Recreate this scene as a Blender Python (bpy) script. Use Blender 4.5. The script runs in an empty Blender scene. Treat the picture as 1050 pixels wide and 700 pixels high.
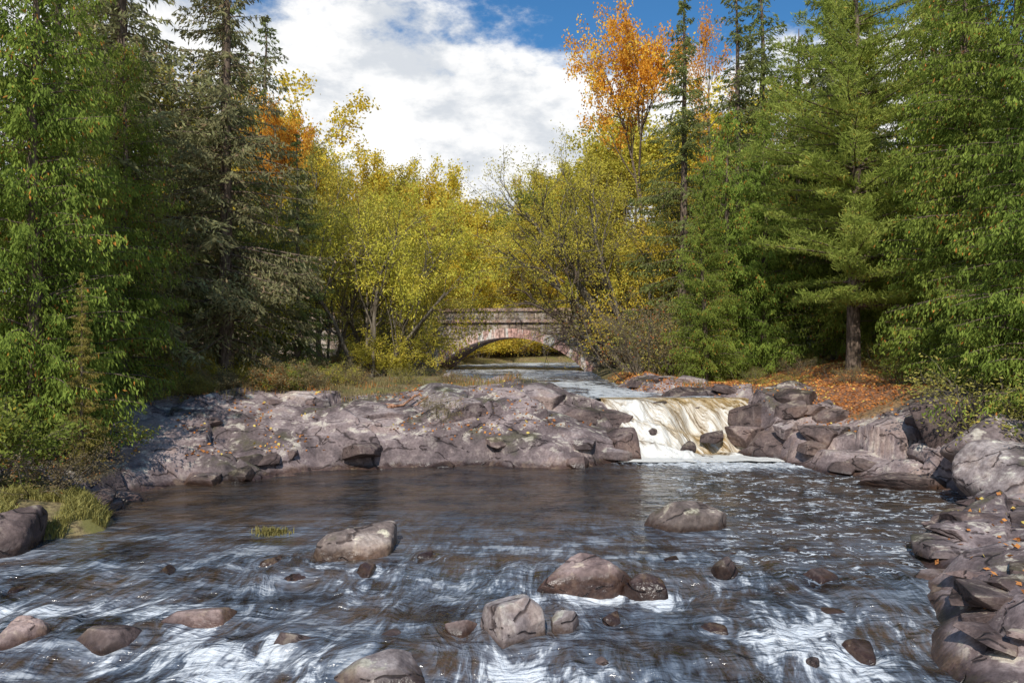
import bpy, bmesh, math, numpy as np
from mathutils import Vector
scene=bpy.context.scene
COL=scene.collection
# ---------------------------------------------------------------- helpers
def ss(a,b,x):
    t=np.clip((np.asarray(x,float)-a)/(b-a),0,1); return t*t*(3-2*t)
def h3(i,j,k,s):
    n=(i*374761393+j*668265263+k*1442695041+s*974634777)&0xFFFFFFFF
    n=((n^(n>>13))*1274126177)&0xFFFFFFFF
    n=n^(n>>16)
    n=((n^(n>>11))*668265263)&0xFFFFFFFF
    return ((n>>5)&0xFFFFFF)/float(0xFFFFFF)
def vnoise(x,y,z=0.0,s=0):
    x=np.asarray(x,float);y=np.asarray(y,float);z=np.asarray(z,float)+np.zeros_like(x)
    ix=np.floor(x).astype(np.int64);iy=np.floor(y).astype(np.int64);iz=np.floor(z).astype(np.int64)
    fx=x-ix;fy=y-iy;fz=z-iz
    fx=fx*fx*(3-2*fx);fy=fy*fy*(3-2*fy);fz=fz*fz*(3-2*fz)
    r=0
    for a in (0,1):
        for b in (0,1):
            for c in (0,1):
                w=(fx if a else 1-fx)*(fy if b else 1-fy)*(fz if c else 1-fz)
                r=r+w*h3(ix+a,iy+b,iz+c,s)
    return r*2-1
def fbm(x,y,z=0.0,o=4,s=0):
    r=0;a=1;f=1
    for i in range(o):
        r=r+a*vnoise(x*f,y*f,np.asarray(z)*f,s+i*17);a*=.5;f*=2.03
    return r/1.6
def mesh_np(name,V,F,mats,smooth=False,attrs=None):
    me=bpy.data.meshes.new(name)
    Fs=[F] if isinstance(F,np.ndarray) else [f for f in F if len(f)]
    loops=np.concatenate([f.ravel() for f in Fs]).astype(np.int32)
    tot=np.concatenate([np.full(len(f),f.shape[1]) for f in Fs]).astype(np.int32)
    start=np.concatenate([[0],np.cumsum(tot)[:-1]]).astype(np.int32)
    me.vertices.add(len(V));me.vertices.foreach_set('co',np.asarray(V,np.float32).ravel())
    me.loops.add(len(loops));me.loops.foreach_set('vertex_index',loops)
    me.polygons.add(len(tot));me.polygons.foreach_set('loop_start',start)
    me.polygons.foreach_set('use_smooth',np.full(len(tot),smooth,dtype=bool))
    for m in mats: me.materials.append(m)
    me.update(calc_edges=True)
    if attrs:
        for k,a in attrs.items():
            a=np.asarray(a,np.float32)
            if a.ndim==1:
                t=me.attributes.new(k,'FLOAT','POINT');t.data.foreach_set('value',a)
            else:
                t=me.attributes.new(k,'FLOAT_VECTOR','POINT');t.data.foreach_set('vector',a.ravel())
    return me
def obj(name,me,parent=None,**kw):
    o=bpy.data.objects.new(name,me);COL.objects.link(o)
    if parent: o.parent=parent
    for k,v in kw.items(): o[k]=v
    return o
# ---------------------------------------------------------------- nodes
def newmat(name):
    m=bpy.data.materials.new(name);m.use_nodes=True;nt=m.node_tree;nt.nodes.clear()
    return m,nt
def nd(nt,typ,props=None,**ins):
    n=nt.nodes.new(typ)
    if props:
        for k,v in props.items(): setattr(n,k,v)
    for k,v in ins.items():
        k=k.replace('_',' ')
        if k.startswith('i') and k[1:].isdigit(): s=n.inputs[int(k[1:])]
        else: s=n.inputs[k]
        if isinstance(v,bpy.types.NodeSocket): nt.links.new(v,s)
        else:
            if isinstance(v,tuple) and len(v)==3 and s.type=='RGBA': v=(*v,1)
            s.default_value=v
    return n
def math_(nt,op,a,b=0.0,c=None):
    n=nd(nt,'ShaderNodeMath',{'operation':op},i0=a,i1=b)
    if c is not None:
        if isinstance(c,bpy.types.NodeSocket): nt.links.new(c,n.inputs[2])
        else:n.inputs[2].default_value=c
    return n.outputs[0]
def mr(nt,v,a,b,c=0.0,d=1.0):
    return nd(nt,'ShaderNodeMapRange',{'interpolation_type':'SMOOTHSTEP'},i0=v,i1=a,i2=b,i3=c,i4=d).outputs[0]
def mix(nt,f,a,b,bt='MIX'):
    return nd(nt,'ShaderNodeMixRGB',{'blend_type':bt},Fac=f,Color1=a,Color2=b).outputs[0]
def noise(nt,vec,scale,detail=4.0,rough=.5,dist=0.0):
    return nd(nt,'ShaderNodeTexNoise',None,Vector=vec,Scale=scale,Detail=detail,Roughness=rough,Distortion=dist).outputs['Fac']
def mapping(nt,vec,sc):
    return nd(nt,'ShaderNodeMapping',None,Vector=vec,Scale=sc).outputs[0]
def out(nt,sh): nd(nt,'ShaderNodeOutputMaterial',None,Surface=sh)

def rock_nodes(nt,tint=(1,1,1)):
    geo=nd(nt,'ShaderNodeNewGeometry');P=geo.outputs['Position']
    n1=noise(nt,P,.7,5,.62); n2=noise(nt,P,3.0,6,.68,.4); n3=noise(nt,P,16,3,.6)
    r=nd(nt,'ShaderNodeValToRGB',None,Fac=math_(nt,'ADD',math_(nt,'MULTIPLY',n1,.6),math_(nt,'MULTIPLY',n2,.4)))
    e=r.color_ramp;e.elements[0].position=.34;e.elements[0].color=(.050,.038,.038,1)
    e.elements[1].position=.68;e.elements[1].color=(.46,.385,.35,1)
    x=e.elements.new(.45);x.color=(.125,.096,.094,1)
    x=e.elements.new(.55);x.color=(.225,.175,.168,1)
    c=r.outputs[0]
    sep=nd(nt,'ShaderNodeSeparateXYZ',None,Vector=geo.outputs['Normal'])
    up=mr(nt,sep.outputs[2],.5,.97)
    c=mix(nt,math_(nt,'MULTIPLY',mr(nt,n1,.47,.57),math_(nt,'MULTIPLY',up,.6)),c,(.40,.335,.32))
    lich=math_(nt,'MULTIPLY',mr(nt,n2,.545,.62),math_(nt,'MULTIPLY_ADD',up,.65,.12))
    c=mix(nt,lich,c,(.58,.54,.44))
    c=mix(nt,math_(nt,'MULTIPLY',mr(nt,n1,.56,.66),.3),c,(.28,.17,.11))
    c=mix(nt,math_(nt,'MULTIPLY',mr(nt,n1,.44,.34),math_(nt,'MULTIPLY',up,.45)),c,(.12,.12,.045))
    c=mix(nt,math_(nt,'MULTIPLY',mr(nt,n3,.42,.60),.5),c,mix(nt,1.0,c,(.48,.45,.44),'MULTIPLY'))
    dn=nd(nt,'ShaderNodeTexNoise',None,Vector=P,Scale=.9,Detail=3.0,Roughness=.6).outputs['Color']
    pv=nd(nt,'ShaderNodeVectorMath',{'operation':'MULTIPLY_ADD'},i0=dn,i1=(.9,.9,.7),i2=P).outputs[0]
    vo=nd(nt,'ShaderNodeTexVoronoi',{'feature':'DISTANCE_TO_EDGE'},Vector=mapping(nt,pv,(.45,1.1,1.8)),Scale=.9).outputs['Distance']
    crack=mr(nt,math_(nt,'ADD',vo,math_(nt,'MULTIPLY',mr(nt,n2,.48,.58),.06)),0.0,.03)
    c=mix(nt,crack,mix(nt,1.0,c,(.28,.24,.23),'MULTIPLY'),c)
    oi=nd(nt,'ShaderNodeObjectInfo').outputs['Random']
    v=math_(nt,'MULTIPLY_ADD',oi,.4,.8)
    vv=nd(nt,'ShaderNodeCombineXYZ',None,X=v,Y=v,Z=v).outputs[0]
    c=mix(nt,1.0,c,vv,'MULTIPLY')
    c=mix(nt,1.0,c,tint,'MULTIPLY')
    sp=nd(nt,'ShaderNodeSeparateXYZ',None,Vector=P)
    pz=math_(nt,'ADD',sp.outputs[2],mr(nt,sp.outputs[1],11.0,8.4,0.0,.28))
    wet=mr(nt,math_(nt,'MULTIPLY_ADD',n2,-.4,pz),-.17,-.02,1.0,0.0)
    c=mix(nt,wet,c,mix(nt,1.0,c,(.36,.29,.24),'MULTIPLY'))
    rough=math_(nt,'MULTIPLY_ADD',wet,-.5,.8)
    hgt=math_(nt,'ADD',math_(nt,'MULTIPLY',n2,.45),math_(nt,'ADD',math_(nt,'MULTIPLY',n3,.25),math_(nt,'MULTIPLY',crack,.4)))
    b=nd(nt,'ShaderNodeBump',None,Strength=.9,Distance=.06,Height=hgt).outputs[0]
    return c,rough,b,P,up
def mat_rock(name,tint=(1,1,1)):
    m,nt=newmat(name);c,r,b,_,_=rock_nodes(nt,tint)
    out(nt,nd(nt,'ShaderNodeBsdfPrincipled',None,Base_Color=c,Roughness=r,Normal=b).outputs[0]);return m
M_ROCK=mat_rock('rock_basalt',(1.08,1.06,1.06));M_ROCKL=mat_rock('rock_pale',(1.45,1.5,1.48));M_ROCKD=mat_rock('rock_dark',(.68,.60,.56));M_ROCKR=mat_rock('rock_reddish',(1.15,1.02,.95));M_ROCKT=mat_rock('rock_tan',(1.6,1.58,1.4))

def mat_ground():
    m,nt=newmat('ground_soil_and_rock');c,r,b,P,up=rock_nodes(nt,(1.10,1.06,1.06))
    at=nd(nt,'ShaderNodeAttribute',{'attribute_name':'rock'}).outputs['Fac']
    lf=nd(nt,'ShaderNodeAttribute',{'attribute_name':'litter'}).outputs['Fac']
    n=noise(nt,P,9,4,.7);n2=noise(nt,P,1.3,4,.6)
    soil=mix(nt,mr(nt,n,.35,.65),(.10,.07,.035),(.34,.26,.12))
    soil=mix(nt,mr(nt,n2,.45,.6),soil,(.19,.17,.05))
    vor=nd(nt,'ShaderNodeTexVoronoi',None,Vector=P,Scale=9.0)
    lit=mix(nt,nd(nt,'ShaderNodeSeparateXYZ',None,Vector=vor.outputs['Color']).outputs[0],(.20,.09,.05),(.50,.20,.07))
    lit=mix(nt,mr(nt,n,.42,.58),(.18,.10,.06),lit)
    soil=mix(nt,lf,soil,lit)
    f=mr(nt,math_(nt,'ADD',at,math_(nt,'MULTIPLY',math_(nt,'SUBTRACT',n2,.5),.9)),.42,.58)
    c=mix(nt,f,soil,c)
    out(nt,nd(nt,'ShaderNodeBsdfPrincipled',None,Base_Color=c,Roughness=r,Normal=b).outputs[0]);return m
M_GROUND=mat_ground()

def mat_leaf(name,c1,c2,acc=None,af=0.0,trans=.38,clump=.8):
    m,nt=newmat(name)
    geo=nd(nt,'ShaderNodeNewGeometry');r=geo.outputs['Random Per Island'];P=geo.outputs['Position']
    n=noise(nt,P,clump,2,.6)
    oi=nd(nt,'ShaderNodeObjectInfo').outputs['Random']
    f=math_(nt,'ADD',math_(nt,'MULTIPLY',r,.45),math_(nt,'MULTIPLY',mr(nt,n,.32,.68),.55))
    c=mix(nt,f,c1,c2)
    if acc:
        wn=nd(nt,'ShaderNodeTexWhiteNoise',{'noise_dimensions':'1D'},W=math_(nt,'MULTIPLY',r,917.3)).outputs['Value']
        a=math_(nt,'LESS_THAN',wn,math_(nt,'MULTIPLY',mr(nt,n,.42,.68),af))
        c=mix(nt,a,c,acc)
    hs=nd(nt,'ShaderNodeHueSaturation',None,Hue=math_(nt,'MULTIPLY_ADD',oi,.02,.49),Saturation=1.0,Value=math_(nt,'MULTIPLY_ADD',oi,.3,.9),Color=c).outputs[0]
    d=nd(nt,'ShaderNodeBsdfDiffuse',None,Color=hs).outputs[0]
    t=nd(nt,'ShaderNodeBsdfTranslucent',None,Color=hs).outputs[0]
    out(nt,nd(nt,'ShaderNodeMixShader',None,Fac=trans,i1=d,i2=t).outputs[0]);return m
L_SPR=mat_leaf('foliage_spruce',(.16,.16,.08),(.40,.38,.18),(.42,.30,.18),.2)
L_SPR2=mat_leaf('foliage_spruce_green',(.12,.145,.05),(.32,.36,.12))
L_CED=mat_leaf('foliage_cedar',(.13,.18,.035),(.35,.42,.08),(.60,.24,.06),.08)
L_PINE=mat_leaf('foliage_pine',(.18,.24,.04),(.50,.55,.13),(.6,.4,.08),.06)
L_WIL=mat_leaf('foliage_willow',(.33,.30,.04),(.68,.58,.10),(.80,.62,.10),.3)
L_OLV=mat_leaf('foliage_olive',(.27,.25,.06),(.52,.45,.12),(.60,.44,.10),.15)
L_YEL=mat_leaf('foliage_yellow',(.58,.43,.05),(.88,.69,.10),(.45,.45,.08),.3)
L_ORG=mat_leaf('foliage_orange',(.60,.24,.03),(.86,.46,.07),(.80,.58,.10),.4)
L_GRN=mat_leaf('foliage_green',(.15,.20,.04),(.38,.42,.09),(.6,.42,.05),.15)
L_BRN=mat_leaf('foliage_brown',(.20,.16,.09),(.40,.32,.14),(.5,.2,.06),.3)
L_GRASS=mat_leaf('grass_blades',(.22,.20,.06),(.48,.42,.15))
L_FALL=mat_leaf('fallen_leaf',(.36,.14,.06),(.74,.33,.09),(.75,.58,.15),.4,.1)

def mat_bark(name,a,b,sc=(14,14,3)):
    m,nt=newmat(name);P=nd(nt,'ShaderNodeNewGeometry').outputs['Position']
    n=noise(nt,mapping(nt,P,sc),1.0,3,.65)
    c=mix(nt,mr(nt,n,.35,.65),a,b)
    out(nt,nd(nt,'ShaderNodeBsdfDiffuse',None,Color=c).outputs[0]);return m
BK=mat_bark('bark_brown',(.08,.06,.045),(.24,.18,.14))
BKG=mat_bark('bark_grey',(.10,.08,.06),(.25,.21,.16))
M_DRIFT=mat_bark('driftwood',(.2,.09,.05),(.5,.28,.18))
# ---------------------------------------------------------------- terrain
LP=[(-60,-30),(-14,8.6),(-9.2,11.0),(-7.6,12.3),(-6.9,13.5),(-7.5,14.8),(-8.0,16.2),(-7.3,17.7),(-4.8,19.7),(-2.6,20.2),(-1,20.6),(1.2,20.3),(2.9,21.0),(3.2,22.0),(6.8,22.0),(7.2,21.4),(7.7,19.4),(8.5,18.3),(9.5,17),(9.3,15.8),(8.7,14.5),(7.5,13.5),(6.3,12.5),(5.6,10.6),(5.3,9.2),(4.9,7.5),(4.7,4),(10,-30)]
UP=[(3.0,24.2),(7.0,24.2),(7.0,25.2),(5.2,26.6),(4.1,29),(4.1,34),(4.3,42),(4.6,50),(5.6,57),(12,63),(34,72),(34,79),(10,71),(0,66),(-3.8,60),(-3.8,50),(-3.0,40),(-1.2,32),(.4,28),(2.0,25.6)]
def sdist(poly,X,Y):
    d=np.full(X.shape,1e9);ins=np.zeros(X.shape,bool)
    n=len(poly)
    for i in range(n):
        x1,y1=poly[i];x2,y2=poly[(i+1)%n]
        ex,ey=x2-x1,y2-y1
        t=np.clip(((X-x1)*ex+(Y-y1)*ey)/(ex*ex+ey*ey),0,1)
        d=np.minimum(d,(X-x1-t*ex)**2+(Y-y1-t*ey)**2)
        if y1!=y2:
            c=((y1>Y)!=(y2>Y))&(X<(x2-x1)*(Y-y1)/(y2-y1)+x1);ins^=c
    d=np.sqrt(d);return np.where(ins,-d,d)
def cells(X,Y,sc,seed,tilt=.9):
    gx=X/sc+.10*vnoise(X*.9/sc,Y*.9/sc,0,seed+5);gy=Y/sc+.10*vnoise(X*.9/sc,Y*.9/sc,3,seed+9)
    ix=np.floor(gx).astype(np.int64);iy=np.floor(gy).astype(np.int64)
    b1=np.full(X.shape,9.);b2=np.full(X.shape,9.);val=np.zeros(X.shape)
    for a in (-1,0,1):
        for b in (-1,0,1):
            jx=ix+a;jy=iy+b
            cx=jx+h3(jx,jy,0*jx,seed);cy=jy+h3(jx,jy,0*jx+1,seed)
            d=np.sqrt((gx-cx)**2+(gy-cy)**2)
            v=h3(jx,jy,0*jx+2,seed)-.5+(h3(jx,jy,0*jx+3,seed)-.5)*tilt*(gx-cx)+(h3(jx,jy,0*jx+4,seed)-.3)*tilt*(gy-cy)
            m=d<b1
            b2=np.where(m,b1,np.minimum(b2,d));val=np.where(m,v,val);b1=np.where(m,d,b1)
    return val,b2-b1
def fallz(X,Y):
    y0=21.8+.45*vnoise(X*1.1,0*X,0,3)+.12*vnoise(X*3.1,0*X,0,4)
    wob=.08*vnoise(X*1.3+4,Y*.6,0,7)+.05*vnoise(X*3.5,Y,0,8)
    s=np.clip((Y-y0)/2.7,0,1)
    st=.28*ss(0,.22,s+wob*.5)+.34*ss(.34+wob,.58+wob,s)+.38*ss(.70+wob,.95+wob,s)
    z=1.4*st
    bell=ss(0,.3,s)*ss(25.2,23.9,Y)
    return z+.06*fbm(X*1.5,Y*1.3,0,3,83)*ss(.0,.15,s)*ss(1,.85,s)-.55*bell*ss(3.6,5.8,X)
def terrain(X,Y):
    X=np.asarray(X,float);Y=np.asarray(Y,float)
    near=ss(12,20,Y)
    aX=np.abs(X)
    H=.78+.92*near+np.minimum(.11*np.maximum(aX-9,0),6)+np.minimum(.05*np.maximum(Y-66,0),22)+.13*fbm(X*.25,Y*.25,0,3,1)
    H=H+.30*ss(8.5,12,X)*ss(22,27,Y)*ss(40,33,Y)
    H=H-.62*ss(-3.0,-8,X)*ss(23.5,18,Y)*near
    H=H+.24*np.exp(-((X+.2)/2.3)**2-((Y-23.6)/1.8)**2)
    dl=sdist(LP,X,Y);du=sdist(UP,X,Y)
    wob=.35*fbm(X*.8,Y*.8,0,3,11)
    d1=dl+wob
    h1=np.where(d1<0,-1.0*ss(0,1.3,-d1),H*(.32*ss(-.1,.5,d1)+.68*np.clip(d1/4.0,0,1)))
    h2=np.where(du<0,1.36-.5*ss(0,1,-du),1.36+(H-1.36)*ss(0,1.0,du))
    h=np.minimum(h1,h2)
    rock=np.clip(ss(5.4,3.8,dl+.8*wob)+ss(2.2,1.2,du)*ss(36,28,Y),0,1)
    rock=rock*(1-ss(-6.3,-6.9,X)*ss(15.6,14.6,Y))
    rock=rock*(1-.9*ss(8.6,9.6,X)*ss(20.5,22,Y))
    c1,e1=cells(X+.35*Y,Y*1.5-.2*X,3.0,23,1.6);c2,e2=cells(X-.3*Y,Y*1.4,1.3,51,1.3)
    amp=rock*ss(-.8,1.0,dl)*ss(-.3,.6,du)
    h=h+amp*(c1*.50+c2*.13-.14*(1-ss(0,.03,e1))-.04*(1-ss(0,.04,e2)))+.008*fbm(X*3,Y*3,0,3,5)*ss(-.5,.5,dl)
    m=ss(2.7,3.2,X)*ss(7.6,7.0,X)*ss(20.8,21.3,Y)*ss(25.6,25.0,Y)
    h=h*(1-m)+(fallz(X,Y)-.16)*m
    lit=ss(7,9.5,X)*ss(20,23,Y)*ss(48,34,Y)*ss(.8,2,dl)*ss(-.6,.0,fbm(X*.6,Y*.6,0,2,19))
    lit=np.maximum(lit,.45*ss(-5,-7,X)*ss(18,20,Y)*ss(32,26,Y))
    lit=np.maximum(lit,ss(3.8,5,X)*ss(25.5,27,Y)*ss(40,34,Y)*.8)
    return h,rock,lit,dl,du
def ground(x,y): return float(terrain(np.array([x]),np.array([y]))[0][0])
def axis(segs):
    r=[]
    for a,b,s in segs: r.append(np.arange(a,b-1e-6,s))
    r.append([segs[-1][1]]);return np.concatenate(r)
def gridmesh(xs,ys):
    X,Y=np.meshgrid(xs,ys);nx,ny=len(xs),len(ys)
    i=np.arange((nx)*(ny)).reshape(ny,nx)
    F=np.stack([i[:-1,:-1],i[:-1,1:],i[1:,1:],i[1:,:-1]],-1).reshape(-1,4)
    return X.ravel(),Y.ravel(),F
xs=axis([(-600,-80,65),(-80,-14,1.5),(-14,-9,.15),(-9,10,.05),(10,15,.15),(15,80,1.5),(80,600,65)])
ys=axis([(-60,4,4),(4,7,.3),(7,27,.05),(27,34,.2),(34,70,.8),(70,140,3),(140,900,60)])
X,Y,F=gridmesh(xs,ys)
h,rock_,lit,dl,du=terrain(X,Y)
obj('ground',mesh_np('ground',np.stack([X,Y,h],1),F,[M_GROUND],True,{'rock':rock_,'litter':lit}),kind='structure',label='rocky river banks with leaf litter soil',category='ground')
# ---------------------------------------------------------------- rocks
def ico(sub):
    bm=bmesh.new();bmesh.ops.create_icosphere(bm,subdivisions=sub,radius=1)
    V=np.array([v.co[:] for v in bm.verts]);Fc=np.array([[v.index for v in f.verts] for f in bm.faces]);bm.free();return V,Fc
ICO=ico(6)
def rock_mesh(seed,kind,mat):
    rs=np.random.default_rng(seed);D,Fc=ICO;rough=1.0
    if kind=='block':
        N=np.array([[1,0,0],[-1,0,0],[0,1,0],[0,-1,0],[0,0,1],[0,0,-1]],float)+rs.normal(0,.2,(6,3));d=rs.uniform(.72,.92,6)
        n2=rs.normal(0,1,(8,3));N=np.vstack([N,n2]);d=np.concatenate([d,rs.uniform(.8,1.05,8)]);p=38;rough=.4
    elif kind=='slab':
        N=np.array([[0,0,1],[0,0,-1]],float)+rs.normal(0,.08,(2,3));d=np.array([.7,.7])
        k=7;a=np.arange(k)/k*6.283+rs.uniform(-.3,.3,k);n2=np.stack([np.cos(a),np.sin(a),rs.normal(.4,.35,k)],1)
        N=np.vstack([N,n2]);d=np.concatenate([d,rs.uniform(.75,1,k)]);p=38;rough=.4
    elif kind=='hump':
        k=6;a=np.arange(k)/k*6.283+rs.uniform(-.4,.4,k)
        n2=np.stack([np.cos(a),np.sin(a),rs.uniform(.5,1.8,k)],1);n3=np.stack([np.cos(a+.4),np.sin(a+.4),rs.uniform(-.2,.3,k)],1)
        N=np.vstack([n2,n3,[[rs.normal(0,.15),rs.normal(0,.15),1],[0,0,-1]]]);d=np.concatenate([rs.uniform(.7,.9,k),rs.uniform(.8,1.05,k),[.66,.8]]);p=46;rough=.3
    else:
        N=rs.normal(0,1,(16,3));d=rs.uniform(.78,1.0,16);p=10;rough=.8
    N/=np.linalg.norm(N,axis=1)[:,None]
    dt=np.maximum(D@N.T,1e-4)/d
    r=(np.sum(dt**p,1))**(-1/p)
    o=seed*3.7
    r=r*(1+rough*(.07*fbm(D[:,0]*1.7+o,D[:,1]*1.7,D[:,2]*1.7,4,seed)+.06*np.abs(fbm(D[:,0]*4+o,D[:,1]*4,D[:,2]*4,3,seed+3))))
    V=D*r[:,None]
    if kind in('block','slab'):
        V[:,2]+=.012*np.sin(V[:,2]*17+3*vnoise(V[:,0]*2,V[:,1]*2,0,seed))
    return mesh_np('rock_'+kind,V,Fc,[mat],True)
BLK=[rock_mesh(100+i,'block',M_ROCK) for i in range(8)]
SLB=[rock_mesh(200+i,'slab',M_ROCK) for i in range(6)]
BLD=[rock_mesh(300+i,'boulder',M_ROCK) for i in range(8)]
HMP=[rock_mesh(400+i,'hump',M_ROCK) for i in range(8)]
def rock(name,me,x,y,z,sx,sy,sz,rot,label,group=None,mat=None,cat='rock',tilt=(0,0)):
    o=obj(name,me,label=label,category=cat)
    o.location=(x,y,z);o.scale=(sx,sy,sz);o.rotation_euler=(tilt[0],tilt[1],rot)
    if group:o['group']=group
    if mat:
        o.material_slots[0].link='OBJECT';o.material_slots[0].material=mat
    return o
def wlev(x,y):
    x=np.asarray(x,float);y=np.asarray(y,float)
    y1=10.3+.9*vnoise(x*.4,0*x,0,71)+.35*vnoise(x*1.3,0*x,0,72)
    y2=8.7+.8*vnoise(x*.45,0*x,0,73)+.3*vnoise(x*1.5,0*x,0,74)
    return -.15*ss(y1+.5,y1-.5,y)-.15*ss(y2+.45,y2-.45,y),y1,y2
BOULD=[ # x,y,halfx,halfy,height above water,rot,mesh,mat,label
(-2.35,12.2,.70,.5,.38,.2,(2,3),M_ROCKT,'rounded tan and grey boulder standing in the river'),
(3.05,13.8,.62,.45,.40,.1,(3,1),M_ROCKT,'smooth grey boulder with a pointed top in the pool'),
(1.08,10.9,.52,.36,.28,-.3,(2,2),M_ROCKR,'brown grey boulder in shallow rapids'),
(1.82,10.6,.32,.28,.27,.5,(2,4),M_ROCKD,'wet dark brown boulder in shallow rapids'),
(2.95,11.1,.24,.2,.18,.9,(2,1),M_ROCKD,'wet black stone in the rapids'),
(.02,9.2,.40,.34,.38,.5,(0,3),M_ROCKL,'grey angular boulder with pale lichen in rapids'),
(.60,9.35,.19,.16,.2,0,(0,1),M_ROCKL,'small grey stone beside a lichen boulder'),
(-.62,9.3,.17,.14,.10,0,(2,1),M_ROCKD,'small dark wet stone in fast water'),
(-3.75,9.6,.48,.30,.13,.1,(3,2),M_ROCKR,'flat brown grey stone in rapids'),
(-4.6,9.1,.5,.28,.11,-.1,(3,4),M_ROCKD,'low wet dark stone in rapids'),
(-2.4,8.9,.30,.24,.08,.4,(3,5),M_ROCKD,'wet dark stone split by white water'),
(-2.95,11.0,.32,.22,.05,.4,(2,4),M_ROCKR,'reddish stone barely above the water'),
(-3.5,11.6,.2,.15,.06,.4,(2,3),M_ROCKR,'small reddish stone barely above the water'),
(-2.05,11.3,.16,.12,.05,1.0,(2,2),M_ROCKD,'small dark stone in moving water'),
(-1.3,11.9,.15,.12,.06,.2,(2,3),M_ROCKD,'small dark stone in moving water'),
(-1.35,8.3,.55,.36,.10,.1,(3,0),M_ROCKL,'pale flat stone at the edge of rapids'),
(-5.6,9.2,.30,.24,.14,.3,(2,2),M_ROCKR,'low brown stone in rapids'),
(-7.85,12.2,.62,.5,.62,.3,(2,3),M_ROCKD,'large dark boulder on the grassy bank edge'),
(1.2,9.6,.14,.12,.08,.3,(2,3),M_ROCKR,'small reddish stone in rapids'),
(3.9,9.0,.22,.18,.06,.8,(2,2),M_ROCKD,'wet dark stone beside white rapids'),
(4.2,10.9,.28,.2,.08,.3,(3,1),M_ROCKD,'wet dark stone beside white rapids'),
(2.4,9.4,.22,.18,.04,.3,(2,4),M_ROCKD,'small wet stone in rapids'),
]
KT=[BLK,SLB,BLD,HMP]
for (x,y,a,b,hh,r,k,mt,lb) in BOULD:
    w=float(wlev(x,y)[0]); hz=hh*.5+(.28 if a>.25 else .14); tp=.70 if k[0]==3 else .93
    rock('boulder',KT[k[0]][k[1]],x,y,w+hh-hz*tp,a*.98,b*.98,hz,r,lb,'boulders in the river',mt)
rs=np.random.default_rng(5)
for i in range(22):
    x=rs.uniform(-6.5,4.5);y=rs.uniform(8.2,12.6)
    if min((x-b[0])**2+(y-b[1])**2 for b in BOULD)<.35: continue
    s=rs.uniform(.06,.13);w=float(wlev(x,y)[0])
    rock('river_stone',BLD[rs.integers(5)],x,y,w-s*.25,s*1.4,s,s*.5,rs.uniform(0,6),'small wet dark stone poking out of the rapids','small stones in the river',M_ROCKD,'stone')
def scatter(n,box,smin,smax,flat,seed,label,group,cond,mats,kinds=(BLK,SLB),name='ledge_rock',sink=.35,tl=.12):
    rs=np.random.default_rng(seed);c=0;t=0
    while c<n and t<n*30:
        t+=1
        x=rs.uniform(box[0],box[1]);y=rs.uniform(box[2],box[3])
        hh,rk,_,a,b=[float(q[0]) for q in terrain(np.array([x]),np.array([y]))]
        if not cond(x,y,a,b): continue
        s=rs.uniform(smin,smax)*(.6+.4*rs.random());fl=rs.uniform(*flat)
        ks=kinds[rs.integers(len(kinds))]
        rock(name,ks[rs.integers(len(ks))],x,y,hh+s*fl*(.5-sink)*1.2,s,s*rs.uniform(.6,.95),s*fl,rs.uniform(0,6.28),label,group,mats[rs.integers(len(mats))],'rock',(rs.normal(.10,tl),rs.normal(0,tl)))
        c+=1
G1='angular ledge rocks beside the waterfall'
scatter(9,(-6.5,2.0,21.6,25.2),1.1,2.0,(.32,.44),1,'broad angular mauve grey ledge rock above the pool',G1,lambda x,y,a,b:a>1.4 and a<4.2 and b>1.6,[M_ROCK,M_ROCKL],kinds=(HMP,),sink=.9,tl=.10)
scatter(6,(-8,2.6,19,26),.2,.45,(.4,.6),11,'angular mauve grey rock lying on the ledge',G1,lambda x,y,a,b:a>.2 and a<5.0 and b>.8,[M_ROCK,M_ROCKL,M_ROCKR],kinds=(BLK,SLB),sink=.6)
scatter(16,(-9.2,2.9,15,21.5),.25,.65,(.35,.55),2,'angular broken rock at the waterline','broken rocks along the waterline',lambda x,y,a,b:-.25<a<.5,[M_ROCK,M_ROCKD,M_ROCKR],kinds=(BLK,HMP),sink=.55)
scatter(22,(7.3,12,17,25),.35,.8,(.35,.55),3,'angular grey rock on the bank below cedars','rocks on the steep bank',lambda x,y,a,b:a>.1 and a<2.4,[M_ROCK,M_ROCKD,M_ROCKD],kinds=(BLK,HMP))
scatter(14,(3.8,9,26.0,30),.4,.8,(.30,.42),4,'dark rock beside the upper stream','dark rocks beside the upper stream',lambda x,y,a,b:b>.3 and b<2.5,[M_ROCKD,M_ROCK],kinds=(BLK,HMP),sink=.6)
scatter(58,(4.9,9.4,6.8,14.8),.2,.6,(.22,.34),6,'flat angular dark grey slab on the rocky shore','angular slabs on the rocky shore',lambda x,y,a,b:a>-.12 and a<3.2,[M_ROCK,M_ROCKD,M_ROCKR,M_ROCKD],kinds=(BLK,SLB,SLB,HMP),sink=.6)
scatter(6,(-4,0,27,34),.3,.5,(.3,.45),8,'grey rock near the stream','rocks beside the upper stream',lambda x,y,a,b:b>.3 and b<1.6,[M_ROCKL,M_ROCK],kinds=(BLK,HMP),sink=.7)
rock('boulder',BLD[2],9.7,15.6,.5,1.0,.85,.75,.5,'big rounded grey boulder on the bank','large bank boulders',M_ROCKL)
rock('boulder',BLD[5],10.3,16.8,.9,1.1,.9,.85,1.5,'large grey boulder beneath shrubs','large bank boulders',M_ROCK)
rock('boulder',BLK[3],10.2,18.2,1.1,.8,.9,.9,.9,'tall weathered rock face beneath cedars','large bank boulders',M_ROCKD)
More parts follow.
